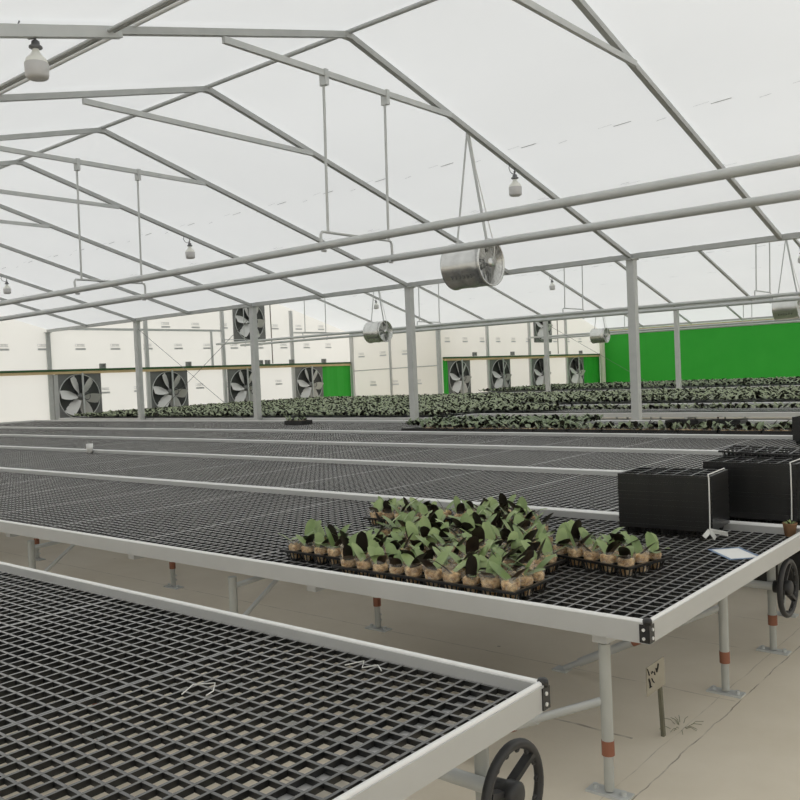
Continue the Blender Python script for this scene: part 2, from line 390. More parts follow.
# heating pipes and their hangers
for bay in range(3):
    for j, (y, z) in enumerate(((5.40, 2.475), (6.335, 2.44))):
        Y = y + 11.3*bay; x0 = (XW if bay < 2 else XW2) + .25
        b = MB(); b.tube([(x0, Y, z), (-.4, Y, z)], .034, 12)
        tag(b.obj('heating_pipe', M['pipe']), '%s round grey pipe of the overhead pair in the %s bay' % (['nearer', 'farther'][j], bayname[bay]), 'pipe')
bh = MB(); bh.tube([(0, -.45, 2.455), (0, -.455, 2.57), (0, -.44, 2.597), (0, -.41, 2.6), (0, .44, 2.6), (0, .472, 2.593), (0, .485, 2.565), (0, .485, 2.42)], .012, 8)
bh.tube([(0, -.45, 2.437), (0, -.40, 2.437)], .012, 8); bh.tube([(0, .485, 2.402), (0, .435, 2.402)], .012, 8)
hb = bh.mesh('hook_bar', M['pipe'])
rods = []
for y in (-.365, .44):
    b = MB(); b.tube([(0, y, 2.6), (.03, y, ZR-.47)], .012, 8); rods.append(b.mesh('hanger_rod', M['pipe']))
clips = []
for y in (-.365, .44):
    b = MB(); b.box(.0, .075, y-.02, y+.02, ZR-.54, ZR-.405); clips.append(b.mesh('clip', M['pipe']))
for bay in range(3):
    for i in range(5 if bay < 2 else 3):
        x = CX[i] + (0.0 if i < 4 else .5)
        t = thing('pipe_hanger', 'grey rod hanger holding the pipe pair of the %s bay, %s from the camera' % (bayname[bay], ORD[i]), 'hanger', (x, 5.85+11.3*bay, 0), group='pipe hangers of the %s bay' % bayname[bay])
        put('hook_bar', hb, t)
        for r_, c_ in zip(rods, clips):
            o = put('hanger_rod', r_, t); put('clip', c_, o)

# bulbs
def bulb_proto():
    t = thing('light_bulb', 'x', 'light bulb')
    b = MB(); b.lathe([(.008, .0), (.016, -.005), (.016, -.02), (.008, -.03), (.01, -.04), (.03, -.055), (.034, -.085), (.05, -.092), (.052, -.105), (.03, -.115), (.0, -.115)], 14); b.obj('lamp_holder', M['holder'], parent=t)
    b = MB(); b.lathe([(.024, -.112), (.028, -.135), (.045, -.16), (.075, -.19), (.086, -.215), (.087, -.222)], 18); b.obj('bulb_neck', M['bulbw'], parent=t)
    b = MB(); b.lathe([(.087, -.222), (.091, -.226), (.088, -.32), (.083, -.335), (.065, -.345), (.0, -.35)], 18); b.obj('diffuser', M['diff'], parent=t)
    b = MB(); b.tube([(0, 0, -.03), (0, -.05, -.05), (0, -.11, -.03), (0, -.14, .02), (0, -.12, .07)], .006, 6); b.tube([(0, 0, 0), (0, 0, .035)], .006, 6); b.obj('cord', M['holder'], parent=t)
    return t
bp_ = bulb_proto(); bp_.scale = (.82,)*3
def rz(Y): return slope_z(Y, 0)
blabels = ['large white bulb hanging from the top left rafter, closest bulb to the camera', 'white bulb under the rafter right of the big drum fan straps', 'small white bulb at left centre, right of the second hanger rods',
           'tiny white bulb at the left edge above the pipe pair', 'white bulb at the right edge beside the right drum fan straps', 'tiny white bulb between rafters right of the big drum fan, middle bay', 'tiny white bulb between the straps of the far drum fan']
for i, (x, y) in enumerate(((-5.32, 2.9), (-5.32, 8.55), (-11.32, 8.55), (-17.32, 8.55), (-5.32, 19.78), (-11.32, 19.78), (-17.32, 19.78))):
    z = rz(y) - (.03 if i == 0 else .055)
    if i == 0: bp_.location = (x, y, z); bp_['label'] = blabels[0]; bp_['group'] = 'bulbs under the rafters'
    else: dup(bp_, (x, y, z), label=blabels[i], group='bulbs under the rafters')

# hanging drum fans
def drum_proto():
    t = thing('circulation_fan', 'x', 'fan')
    R, L = .24, .49
    b = MB(); b.lathe([(R, -L/2), (R+.008, -L/2), (R+.008, -L/2+.02), (R, -L/2+.025), (R, -.02), (R+.004, -.01), (R+.004, .01), (R, .02), (R, L/2-.025), (R+.008, L/2-.02), (R+.008, L/2), (R-.006, L/2), (R-.006, -L/2), (R, -L/2)], 40, axis='x')
    b.obj('drum', M['chrome'], parent=t)
    b = MB()
    for k in range(6):
        x = -.14 + .05*k; a = math.radians(215)
        b.tube([(x, (R+.003)*math.cos(a-.09), (R+.003)*math.sin(a-.09)), (x+.02, (R+.006)*math.cos(a), (R+.006)*math.sin(a)), (x, (R+.003)*math.cos(a+.09), (R+.003)*math.sin(a+.09))], .006, 6)
    b.obj('vent_slots', M['fan_in'], parent=t)
    for sx in (1, -1):
        b = MB(); x = sx*(L/2-.01)
        for rr in (.05, .11, .17, .225): b.ring((x, 0, 0), rr, .0022, n=32, m=5)
        for k in range(24):
            a = 2*PI*k/24; b.tube([(x, .03*math.cos(a), .03*math.sin(a)), (x, (R-.004)*math.cos(a), (R-.004)*math.sin(a))], .002, 4, False)
        b.lathe([(.0, x-.004), (.05, x-.004), (.05, x+.004), (.0, x+.004)], 16, axis='x')
        b.obj('guard', M['chrome'], parent=t)
    for k in range(4):
        a0 = 2*PI*k/4 + .4; b = MB(); vs = []
        for i in range(5):
            q = i/4; r = .05 + q*.185; w = .05 + .075*math.sin(q*PI*.75)
            for sgn in (-1, 0, 1):
                a = a0 + sgn*w/(r+.06)*.8; vs.append((.12 - sgn*.045*(1-.3*q) , r*math.cos(a), r*math.sin(a)))
        b.add(vs, [(i*3+j, i*3+j+1, i*3+j+4, i*3+j+3) for i in range(4) for j in range(2)], True)
        b.obj('blade', M['blade'], parent=t)
    b = MB(); b.lathe([(.0, -.12), (.07, -.12), (.075, -.1), (.075, .08), (.05, .13), (.0, .14)], 20, axis='x'); b.obj('motor', M['fan_in'], parent=t)
    b = MB(); b.box(-.1, .1, -.225, .225, -.012, .012); b.obj('motor_bracket', M['fan_in'], parent=t)
    b = MB()
    b.beam((-.19, 0, R+.0), (0, 0, 1.42), .02, .008, (0,1,0)); b.tube([(-.19, 0, R+.02), (-.19, 0, R-.01)], .02, 8); b.obj('strap', M['pipe'], parent=t)
    b = MB()
    b.beam((.19, 0, R+.0), (0, 0, 1.42), .028, .012, (0,1,0)); b.tube([(.19, 0, R+.02), (.19, 0, R-.01)], .02, 8); b.obj('strap', M['pipe'], parent=t)
    b = MB(); b.tube([(.02, .01, 1.38), (.08, .015, 1.0), (.17, .02, .6), (.24, .02, R+.06), (.27, .01, R-.02), (.285, 0, .12), (.27, 0, .03)], .006, 6); b.obj('power_cord', M['string'], parent=t)
    return t
df = drum_proto()
dl = ['large shiny drum fan hanging at upper centre below the pipe pair', 'shiny drum fan at the right edge in front of the green wall', 'small drum fan hanging left of the near centre column, in front of white walls', 'smallest drum fan, hanging at the left end of the green wall']
for i, p in enumerate(((-5.37, 7.72, 2.475), (-5.40, 19.0, 2.36), (-13.38, 15.3, 2.34), (-13.5, 26.6, 2.32))):
    y = p[1]
    if i == 0: df.location = p; df['label'] = dl[0]; df['group'] = 'hanging drum fans'
    else: dup(df, p, label=dl[i], group='hanging drum fans')

# ------------------------------------------------------------------ exhaust fans in the end walls
def exhaust_proto():
    t = thing('exhaust_fan', 'x', 'fan'); H = .62; R = .585
    b = MB(); n = 48                                     # square front plate with a round opening
    sq = []; ci = []
    for k in range(n):
        a = 2*PI*k/n + PI/4; c, s_ = math.cos(a), math.sin(a); q = H/max(abs(c), abs(s_))
        sq.append((.05, c*q, s_*q)); ci.append((.05, c*R, s_*R))
    b.add(sq + ci, [(k, (k+1)%n, n+(k+1)%n, n+k) for k in range(n)])
    ci2 = [(-.01, y, z) for _, y, z in ci]
    b.add(ci + ci2, [(k, (k+1)%n, n+(k+1)%n, n+k) for k in range(n)])
    b.box(.01, .05, -H-.02, -H, -H, H); b.box(.01, .05, H, H+.02, -H, H); b.box(.01, .05, -H, H, H, H+.02); b.box(.01, .05, -H, H, -H-.02, -H)
    b.obj('housing', M['fan_in'], parent=t)
    b = MB(); b.ring((.055, 0, 0), R, .014, n=48, m=6); b.obj('shroud_ring', M['pipe'], parent=t)
    b = MB()
    for k in range(12):
        z = -H + (k+.5)*2*H/12; b.add([(.0, -H, z-.055), (.0, H, z-.055), (-.0+.03, H, z+.05), (.03, -H, z+.05)], [(0,1,2,3)])
    b.box(-.005, 0, -H, H, -H, H); b.obj('shutter', M['louver'], parent=t)
    for k in range(6):
        a0 = math.radians(128 + 60*k); b = MB(); vs = []
        for i in range(6):
            q = i/5; r = .10 + q*.46; w = .07 + .09*min(1, q*2.2); w *= (1 if q < .95 else .85)
            for sgn in (-1, -.33, .33, 1):
                u = sgn*w*.75; tx, ty = -math.sin(a0), math.cos(a0)
                vs.append((.09 - sgn*.07, -(r*math.cos(a0) + u*tx), r*math.sin(a0) + u*ty))
        b.add(vs, [(i*4+j, i*4+j+1, i*4+j+5, i*4+j+4) for i in range(5) for j in range(3)], True)
        b.obj('blade', M['blade'], parent=t)
    b = MB(); b.lathe([(.0, .05), (.09, .05), (.095, .09), (.06, .135), (.0, .14)], 20, axis='x'); b.ring((.14, .16, 0), .09, .012, n=20, m=6); b.obj('hub', M['fan_in'], parent=t)
    b = MB(); b.box(.135, .165, .03, .075, -H, H); b.obj('centre_bar', M['pipe'], parent=t)
    return t
ef = exhaust_proto(); efz = 1.12
spots = [(XW+.01, 12.27, efz), (XW+.01, 15.08, efz), (XW+.01, 17.87, efz), (XW+.01, 20.68, efz), (XW+.01, 18.19, 3.2),
         (XW2+.01, 23.82, efz), (XW2+.01, 26.33, efz), (XW2+.01, 29.15, efz), (XW2+.01, 31.9, efz), (XW2+.01, 29.4, 2.95)]
el = ['square wall fan with pale blades, first from the left under the tan board', 'square wall fan with pale blades, second from the left under the tan board', 'square wall fan with pale blades, third from the left, partly behind a column',
      'square wall fan with pale blades beside the small green panel', 'square wall fan high in the left gable, half hidden by a column',
      'first wall fan of the rear end wall, beside the green edge', 'second wall fan of the rear end wall, counted from the left', 'third wall fan of the rear end wall, beside the slim column', 'fourth wall fan of the rear end wall, touching the green panel', 'small wall fan high in the rear gable above the third one']
for i, p in enumerate(spots):
    if i == 0: ef.location = p; ef['label'] = el[0]; ef['group'] = 'exhaust fans in the end walls'
    else: dup(ef, p, label=el[i], group='exhaust fans in the end walls')

# battens above the fans, green panels, posts, boxes, conduits
def batten(name, X, y0, y1, z, label):
    t = thing(name, label, 'board')
    b = MB(); b.box(X, X+.09, y0, y1, z-.05, z+.02); b.obj('board', M['tan'], parent=t)
    b = MB(); b.box(X, X+.10, y0, y1, z+.02, z+.075); b.obj('rolled_edge', M['dgreen'], parent=t)['label'] = 'dark green rolled edge'
batten('wall_batten', XW+.02, .4, 22.72, 1.77, 'long tan board with dark green edge above the left wall fans')
batten('wall_batten', XW2+.02, 22.98, 33.95, 1.76, 'tan board with dark green edge above the rear end wall fans')
b = MB(); b.box(-17.2, XR-.1, 34.02, 34.09, ZG-.10, ZG-.03); tag(b.obj('wall_batten', M['tan']), 'thin tan strip along the top of the green rear wall', 'board')
def panel(X, y0, y1, z0, z1, label):
    b = MB(); n = 8
    vs = []
    for i in range(n+1):
        y = y0 + (y1-y0)*i/n; 
        for z in (z0, z1): vs.append((X + .012*math.sin(i*1.9) , y, z))
    b.add(vs, [(2*i, 2*i+2, 2*i+3, 2*i+1) for i in range(n)]); 
    vs2 = [(x-.01, y, z) for x, y, z in vs]; b.add(vs2, [(2*i, 2*i+1, 2*i+3, 2*i+2) for i in range(n)])
    tag(b.obj('green_panel', M['green']), label, 'panel')
panel(XW+.05, 21.34, 22.72, .0, 1.72, 'bright green sheet panel right of the left end wall fans')
panel(XW2+.05, 32.56, 33.95, .0, 1.71, 'green sheet panel at the right end of the rear fans')
panel(XW2+.05, 22.95, 23.19, .0, 1.74, 'narrow green sheet strip left of the rear wall fans')
pl = ['wall post beside the first left wall fan', 'wall post beside the second left wall fan', 'wall post beside the third left wall fan', 'wall post beside the fourth left wall fan, below the gable']
for i, y in enumerate((11.63, 14.40, 17.12, 19.98)):
    b = MB(); b.box(XW+.006, XW+.07, y-.06, y+.05, 0, 1.71 if i == 0 else slope_z(y, -.02)); tag(b.obj('wall_post', M['alu']), 'grey steel ' + pl[i], 'post')
for i, y in enumerate((25.6, 28.4, 31.18)):
    b = MB(); b.box(XW2+.006, XW2+.07, y-.06, y+.05, 0, slope_z(y, -.02)); tag(b.obj('wall_post', M['alu']), 'grey steel wall post beside the %s rear wall fan' % ['second', 'third', 'fourth'][i], 'post')
b = MB(); b.box(-19.43, -19.37, 22.73, 22.795, 0, ZG-.02); tag(b.obj('wall_post', M['alu']), 'thin grey post in the middle of the white step wall', 'post')
b = MB(); b.box(-21.2, -21.1, 22.68, 22.78, 0, ZG-.02); tag(b.obj('wall_post', M['alu']), 'grey post at the inner corner of the white step wall', 'post')
b = MB(); b.tube([(XW+.12, 22.77, 1.52), (-17.36, 22.77, 1.57)], .018, 6); tag(b.obj('wall_girt', M['steel']), 'thin grey seam rail across the white step wall', 'rail')
b = MB(); b.box(XW+.005, XW+.05, 11.7, 17.06, 2.87, 2.93); tag(b.obj('wall_girt', M['pipe']), 'grey horizontal rail on the left end wall above the printed marks', 'rail')
b = MB(); b.box(XW+.005, XW+.05, 20.05, 22.7, 2.84, 2.89); tag(b.obj('wall_girt', M['pipe']), 'grey horizontal rail on the left end wall right of the upper fan', 'rail')
b = MB(); b.box(XW+.005, XW+.05, 16.66, 16.72, 1.85, 2.87); tag(b.obj('wall_post', M['pipe']), 'short thin grey wall post left of the upper gable fan', 'post')
b = MB(); b.tube([(XW+.08, 18.7, 3.86), (XW+.08, 19.05, 3.84), (XW+.08, 19.06, 1.86)], .018, 6); tag(b.obj('cable_conduit', M['rust']), 'thin brown conduit running down right of the upper left gable fan', 'conduit')
b = MB(); b.tube([(XW2+.08, 30.1, 3.55), (XW2+.08, 30.45, 3.55), (XW2+.08, 30.45, 1.86)], .016, 6); tag(b.obj('cable_conduit', M['rust']), 'thin brown conduit right of the upper rear gable fan', 'conduit')
for i, (X, y) in enumerate(((XW, 12.98), (XW, 15.78), (XW, 18.55), (XW, 18.85), (XW, 19.9), (XW, 21.4), (XW2, 24.75), (XW2, 27.15), (XW2, 29.75), (XW2, 32.3))):
    t = thing('junction_box', 'small grey box on top of the %s board, %s from the left' % ('left tan' if i < 6 else 'rear tan', ORD[i if i < 6 else i-6]), 'box', (X+.02, y, 1.846), group='small boxes on the tan boards')
    b = MB(); b.box(0, .09, -.075, .075, 0, .13); b.obj('case', M['box'], parent=t)
    b = MB(); b.lathe([(.03, .09), (.03, .097), (0, .098)], 10, (0, .0, .075), 'x'); b.obj('knob', M['fan_in'], parent=t)
b = MB(); b.tube([(-17.1, 33.85, 0), (-17.1, 33.85, ZG-.04)], .11, 14); tag(b.obj('downpipe', M['cream']), 'pale cream downpipe at the left end of the green wall', 'pipe')
# brace cables
for i, (x0, x1, Y) in enumerate(((-17.27, -13.37, 11.5), (-13.37, -17.27, 11.5), (-13.27, -9.37, 22.8))):
    b = MB(); b.tube([(x0, Y, 2.62), (x1, Y, .35)], .005, 5)
    tag(b.obj('brace_cable', M['fan_in']), ['thin steel brace cable falling right from the fourth column', 'thin steel brace cable falling left from the third column', 'thin brace cable falling right from the slim column in front of the rear fans'][i], 'cable')

# ------------------------------------------------------------------ growing benches
ZB, ZS = .594, .559          # rim top, grid top
PITCH = .0512
GRID = {}
def grid_mesh(ny, wy):
    """one plastic tile: 17 cells along the bench and ny across"""
    if ny in GRID: return GRID[ny]
    b = MB(); nx = 17; lx = nx*PITCH; py = wy/ny; h = .0150; w = .0086
    for i in range(nx+1):
        x = i*PITCH; e = .0
        x0, x1 = x - w/2, x + w/2
        if i == 0: x0, x1 = 0, .0092
        if i == nx: x0, x1 = lx - .0092, lx
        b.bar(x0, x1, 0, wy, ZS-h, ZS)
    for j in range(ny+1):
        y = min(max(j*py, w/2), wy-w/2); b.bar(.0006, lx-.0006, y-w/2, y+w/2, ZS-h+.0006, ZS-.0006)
    GRID[ny] = b.mesh('grid_panel', M['grid'], M['grid_top']); return GRID[ny]
def rail(b, p0, p1, inward):
    """extruded rim: web plus rounded top bead"""
    p0, p1 = Vector(p0), Vector(p1); c = Vector(inward)*.011
    b.beam(p0 + c + Vector((0,0,-.038)), p1 + c + Vector((0,0,-.038)), .022, .062)
leg_me = {}
def leg_parts(t, x, y, hub=False):
    if not leg_me:
        b = MB(); b.tube([(0,0,.13), (0,0,ZS-.08)], .019, 14); b.tube([(0,0,.012), (0,0,.14)], .0155, 12); leg_me['leg'] = b.mesh('leg', M['leg'])
        b = MB(); b.tube([(0,0,.125), (0,0,.172)], .0205, 14); leg_me['sleeve'] = b.mesh('sleeve', M['brown'])
        b = MB(); b.box(-.07, .07, -.03, .03, .0, .007)
        for yy in (-.048, .048): b.tube([(yy, 0, .007), (yy, 0, .02)], .009, 8)
        leg_me['foot'] = b.mesh('foot_plate', M['pipe'])
        b = MB()
        for z in (.045, .075): b.tube([(0, .01, z), (.0, .026, z)], .006, 8)
        leg_me['bolt'] = b.mesh('bolt', M['steel'])
    l = put('leg', leg_me['leg'], t, (x, y, 0))
    s_ = put('sleeve', leg_me['sleeve'], l); s_['label'] = 'brown sleeve'
    put('foot_plate', leg_me['foot'], l); put('bolt', leg_me['bolt'], l)
    return l
def bench(label, y0, y1, x0, x1, legs=(), near=False, ny=None, step=1):
    t = thing('growing_bench', label, 'bench', ((x0+x1)/2, (y0+y1)/2, 0)); ox, oy = t.location.x, t.location.y
    def loc(o): o.location = (o.location.x-ox, o.location.y-oy, o.location.z); return o
    for y, inn in ((y0, 1), (y1, -1)):
        b = MB(); rail(b, (x0, y, ZB), (x1, y, ZB), (0, inn, 0)); o = loc(b.obj('side_rail', M['alu'], parent=t))
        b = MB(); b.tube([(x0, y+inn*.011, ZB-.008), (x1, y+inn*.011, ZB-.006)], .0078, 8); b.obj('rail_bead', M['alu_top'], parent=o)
    for x, inn in ((x0, 1), (x1, -1)):
        b = MB(); rail(b, (x, y0+.022, ZB), (x, y1-.022, ZB), (inn, 0, 0)); o = loc(b.obj('end_rail', M['alu'], parent=t))
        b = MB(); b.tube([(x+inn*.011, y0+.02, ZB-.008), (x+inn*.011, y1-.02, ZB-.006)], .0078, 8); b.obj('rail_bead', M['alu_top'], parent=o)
    if near:
        for y, sg in ((y0, 1), (y1, -1)):
            b = MB(); b.box(x1-.03, x1+.003, min(y-sg*.003, y), max(y-sg*.003, y), ZB-.066, ZB-.012); b.box(x1, x1+.003, min(y, y+sg*.03), max(y, y+sg*.03), ZB-.066, ZB-.012)
            b.lathe([(0, ZB+.006), (.011, ZB+.005), (.014, ZB), (.014, ZB-.014), (0, ZB-.014)], 12, (x1-.009, y+sg*.009, 0))
            o = loc(b.obj('corner_bracket', M['black'], parent=t))
            b = MB()
            for z in (ZB-.027, ZB-.053):
                b.tube([(x1-.016, y-sg*.003, z), (x1-.016, y-sg*.006, z)], .005, 10); b.tube([(x1+.003, y+sg*.016, z), (x1+.006, y+sg*.016, z)], .005, 10)
            b.obj('rivet', M['alu_top'], parent=o)
    wy = (y1-y0) - .046; n = ny or round(wy/PITCH); me = grid_mesh(n, wy); lx = 17*PITCH
    off = {.13: -2.05, 2.397: -3.90}.get(y0, -2.2) if near else -1.95 + random.uniform(-.3, .3)   # seam position
    x = x1-.023-lx*.0
    # first tile is cut short by the rim: start from the seam grid and clip at the ends
    k = math.floor((x1-.023-off)/lx + .001)
    xs = off + k*lx
    fill = (x1-.023) - xs
    if fill < .35: xs -= lx; fill += lx
    if fill > .05:                                   # part tile at the end of the bench
        b = MB(); nc = max(1, int(fill/PITCH)); w = .0085; py = wy/n
        for i in range(nc+2):
            xx = xs + .006 + i*PITCH
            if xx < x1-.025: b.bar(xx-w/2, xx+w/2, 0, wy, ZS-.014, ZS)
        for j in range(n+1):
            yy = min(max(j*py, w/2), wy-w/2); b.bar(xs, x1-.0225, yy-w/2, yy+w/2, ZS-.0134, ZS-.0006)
        o = b.obj('grid_panel', M['grid'], M['grid_top'], parent=t, loc=(0, y0+.023, 0)); loc(o)
    xs -= lx
    while xs > x0+.03:
        o = put('grid_panel', me, t, (xs, y0+.023, 0)); loc(o); xs -= lx
    # cross bars under the grid
    x = x1 - .18; cb = None
    while x > x0 + .1:
        if cb is None:
            b = MB(); b.box(-.025, .025, y0+.035-oy, y1-.035-oy, ZS-.068, ZS-.015); cb = b.mesh('cross_bar', M['alu'])
        o = put('cross_bar', cb, t, (x, oy, 0)); loc(o); x -= 1.27*step
    for (lx_, ly) in legs: loc(leg_parts(t, lx_, ly))
    b = MB()
    ly = sorted({l[1] for l in legs})
    return t, loc
X0, X1 = -21.1, -1.094
lx4 = [-1.28, -3.09, -4.9, -6.7, -8.5, -10.3, -12.1, -13.9, -15.7, -17.5, -19.3]
def beamrow(t, loc, ys_, z=ZS-.085, x1=-1.2):
    for y in ys_:
        b = MB(); b.tube([(x1, y, z), (X0+.2, y, z)], .017, 8); loc(b.obj('support_tube', M['steel'], parent=t))
def wheel(t, loc, c, xa, phase=0.):
    """hand wheel on the end of a long turning shaft"""
    sh = MB(); sh.tube([(xa, c[1], c[2]), (-8., c[1], c[2])], .019, 12); loc(sh.obj('shaft', M['pipe'], parent=t))
    h = MB(); R = .12
    h.ring(c, R, .0125, n=40, m=10)
    for k in range(14):
        a = 2*PI*k/14; h.ring((c[0], c[1]+(R-.012)*math.cos(a), c[2]+(R-.012)*math.sin(a)), .006, .0045, n=8, m=5)
    w = loc(h.obj('hand_wheel', M['rubber'], parent=t))
    for k in range(3):
        a = phase + 2*PI*k/3; b = MB()
        b.beam((c[0]-.02, c[1]+.02*math.cos(a), c[2]+.02*math.sin(a)), (c[0], c[1]+(R-.008)*math.cos(a), c[2]+(R-.008)*math.sin(a)), .014, .024, (1,0,0)); b.obj('spoke', M['rubber'], parent=w)
    b = MB(); b.lathe([(0, c[0]-.06), (.028, c[0]-.06), (.03, c[0]-.02), (.034, c[0]-.015), (.034, c[0]+.012), (.025, c[0]+.018), (0, c[0]+.018)], 20, (0, c[1], c[2]), 'x'); b.obj('hub', M['rubber'], parent=w)

# bench 1 (nearest)
t, loc = bench('bare bench with black grid top nearest the camera, hand wheel below its corner', .13, 1.818, X0, X1, [(x, y) for x in lx4 for y in (.75, 1.79)], True)
wheel(t, loc, (-1.165, 1.755, .318), -1.22, math.radians(40)); beamrow(t, loc, (.75, 1.74))
# bench 2 with the plants
t, loc = bench('grey-rimmed grid bench carrying the potted plants and tied tray stack, second nearest', 2.397, 4.092, X0, X1, [(x, y) for x in lx4 for y in (2.474, 3.43) if (x, y) != (-1.28, 3.43)] + [(-1.28, 3.505)], True)
beamrow(t, loc, (2.60, 3.40), x1=-1.4)
for (lx_, ly, zt, fx, fy) in ((-1.28, 2.474, .30, -1.95, 2.37), (-1.28, 3.505, .355, -1.95, 3.39)):
    b = MB(); p0, p1 = Vector((lx_, ly, zt)), Vector((fx, fy, .012)); m_ = p0.lerp(p1, .35)
    b.tube([p0, p1], .0135, 10); b.tube([m_, p1.lerp(p0, .1)], .0185, 12); b.box(fx-.05, fx+.02, fy-.03, fy+.03, 0, .008)
    br = loc(b.obj('floor_brace', M['pipe'], parent=t))
    q = p0.lerp(p1, .47); q2 = p0.lerp(p1, .55); b = MB(); b.tube([q, q2], .021, 12); b.obj('sleeve', M['brown'], parent=br)['label'] = 'brown sleeve on the brace'
for x in lx4[1:6]:
    b = MB(); b.tube([(x, 2.474, .435), (x, 2.80, .45)], .013, 8); b.tube([(x, 2.80, .45), (x-.06, 2.55, .25), (x-.06, 2.49, .2)], .011, 8); loc(b.obj('corner_brace', M['pipe'], parent=t))
# bench 3
t, loc = bench('grid bench directly behind the plant bench, carrying black tray stacks', 4.1, 5.741, X0, X1, [(x, y) for x in lx4[:6] for y in (4.124, 5.15)] + [(-1.42, 4.75)], True)
wheel(t, loc, (-1.20, 4.095, .311), -1.24, math.radians(80)); beamrow(t, loc, (4.3, 5.15), x1=-1.5)
lf = lx4[::3]
rest = [(5.75, 7.292, 'fourth bare grid bench from the camera'), (7.30, 8.84, 'fifth grid bench from the camera, black tray stack at its right end'),
        (8.85, 10.93, 'sixth grid bench, a strip of seedlings along its front edge')]
for y0, y1, lb in rest:
    t, loc = bench(lb, y0, y1, X0, X1, [(x, y) for x in lf for y in (y0+.1, y1-.4)], False, step=2); beamrow(t, loc, (y0+.1, y1-.4), x1=-1.3)
far = [(11.575, 12.61, X0, 'narrow planted bench directly behind the first column row at left'), (12.63, 14.0, X0, 'first plant bench beyond the nearest column row'), (14.02, 15.37, X0, 'second plant bench beyond the nearest column row'), (15.39, 17.05, X0, 'third plant bench beyond the nearest column row'),
       (17.07, 18.72, X0, 'fourth plant bench beyond the nearest column row'), (18.74, 20.4, X0, 'fifth plant bench beyond the nearest column row'),
       (24.2, 25.85, XW2+.3, 'first plant bench beyond the second column row'), (25.87, 27.5, XW2+.3, 'second plant bench beyond the second column row'), (27.52, 29.1, XW2+.3, 'third plant bench beyond the second column row')]
for y0, y1, xa, lb in far:
    xb = X1 if y0 > 12 else -8.8
    t, loc = bench(lb, y0, y1, xa, xb, [(x, y) for x in lf if xa < x < xb for y in (y0+.1, y1-.3)], False, step=3)
    for y in (y0+.1, y1-.3):
        b = MB(); b.tube([(xb-.2, y, ZS-.085), (xa+.1, y, ZS-.085)], .017, 6); loc(b.obj('support_tube', M['steel'], parent=t))

# ------------------------------------------------------------------ trays
TP = .082; NX, NY = 5, 3; TW, TD = NX*TP+.012, NY*TP+.012
def tray_mesh(detail=True):
    b = MB(); w2, d2 = TW/2, TD/2; H = .045
    for i in range(NX+1):
        x = -w2+.006+i*TP; b.box(x-.004, x+.004, -d2, d2, H-.006, H)
    for j in range(NY+1):
        y = -d2+.006+j*TP; b.box(-w2, w2, y-.004, y+.004, H-.0065, H-.0005)
    # outer lip
    b.box(-w2-.003, w2+.003, -d2-.003, -d2+.001, H-.0085, H+.0005); b.box(-w2-.003, w2+.003, d2-.001, d2+.003, H-.0085, H+.0005)
    b.box(-w2-.003, -w2+.001, -d2, d2, H-.0085, H+.0005); b.box(w2-.001, w2+.003, -d2, d2, H-.0085, H+.0005)
    if not detail:
        b.box(-w2+.01, w2-.01, -d2+.01, d2-.01, 0, .006)
        for x0, x1, y0, y1 in ((-w2+.002, w2-.002, -d2+.002, -d2+.006), (-w2+.002, w2-.002, d2-.006, d2-.002), (-w2+.002, -w2+.006, -d2, d2), (w2-.006, w2-.002, -d2, d2)): b.box(x0, x1, y0, y1, .0, .072)
        return b.mesh('seedling_tray', M['black'])
    for i in range(NX):
        for j in range(NY):
            cx, cy = -w2+.006+(i+.5)*TP, -d2+.006+(j+.5)*TP; a = TP/2-.004; z1 = H-.006; ins = .0105
            for k in range(4):
                c, s_ = math.cos(k*PI/2), math.sin(k*PI/2)
                for u in (-.022, 0., .022):
                    u2 = u*.75
                    def R(x, y): return (cx + x*c - y*s_, cy + x*s_ + y*c)
                    q = []
                    for (z, dd, uu) in ((z1, a, u), (.004, a-ins, u2)):
                        for du, dn in ((-.0035, 0), (.0035, 0), (.0035, -.0018), (-.0035, -.0018)):
                            q.append((*R(dd+dn, uu+du), z))
                    b.add(q, [(0,1,2,3),(7,6,5,4),(0,4,5,1),(1,5,6,2),(2,6,7,3),(3,7,4,0)])
            a2 = a-ins
            b.box(cx-a2, cx+a2, cy-a2, cy-a2+.006, 0, .005); b.box(cx-a2, cx+a2, cy+a2-.006, cy+a2, 0, .005)
            b.box(cx-a2, cx-a2+.006, cy-a2+.006, cy+a2-.006, 0, .005); b.box(cx+a2-.006, cx+a2, cy-a2+.006, cy+a2-.006, 0, .005)
    return b.mesh('seedling_tray', M['black'])
tray = tray_mesh(True); tray_lo = tray_mesh(False)

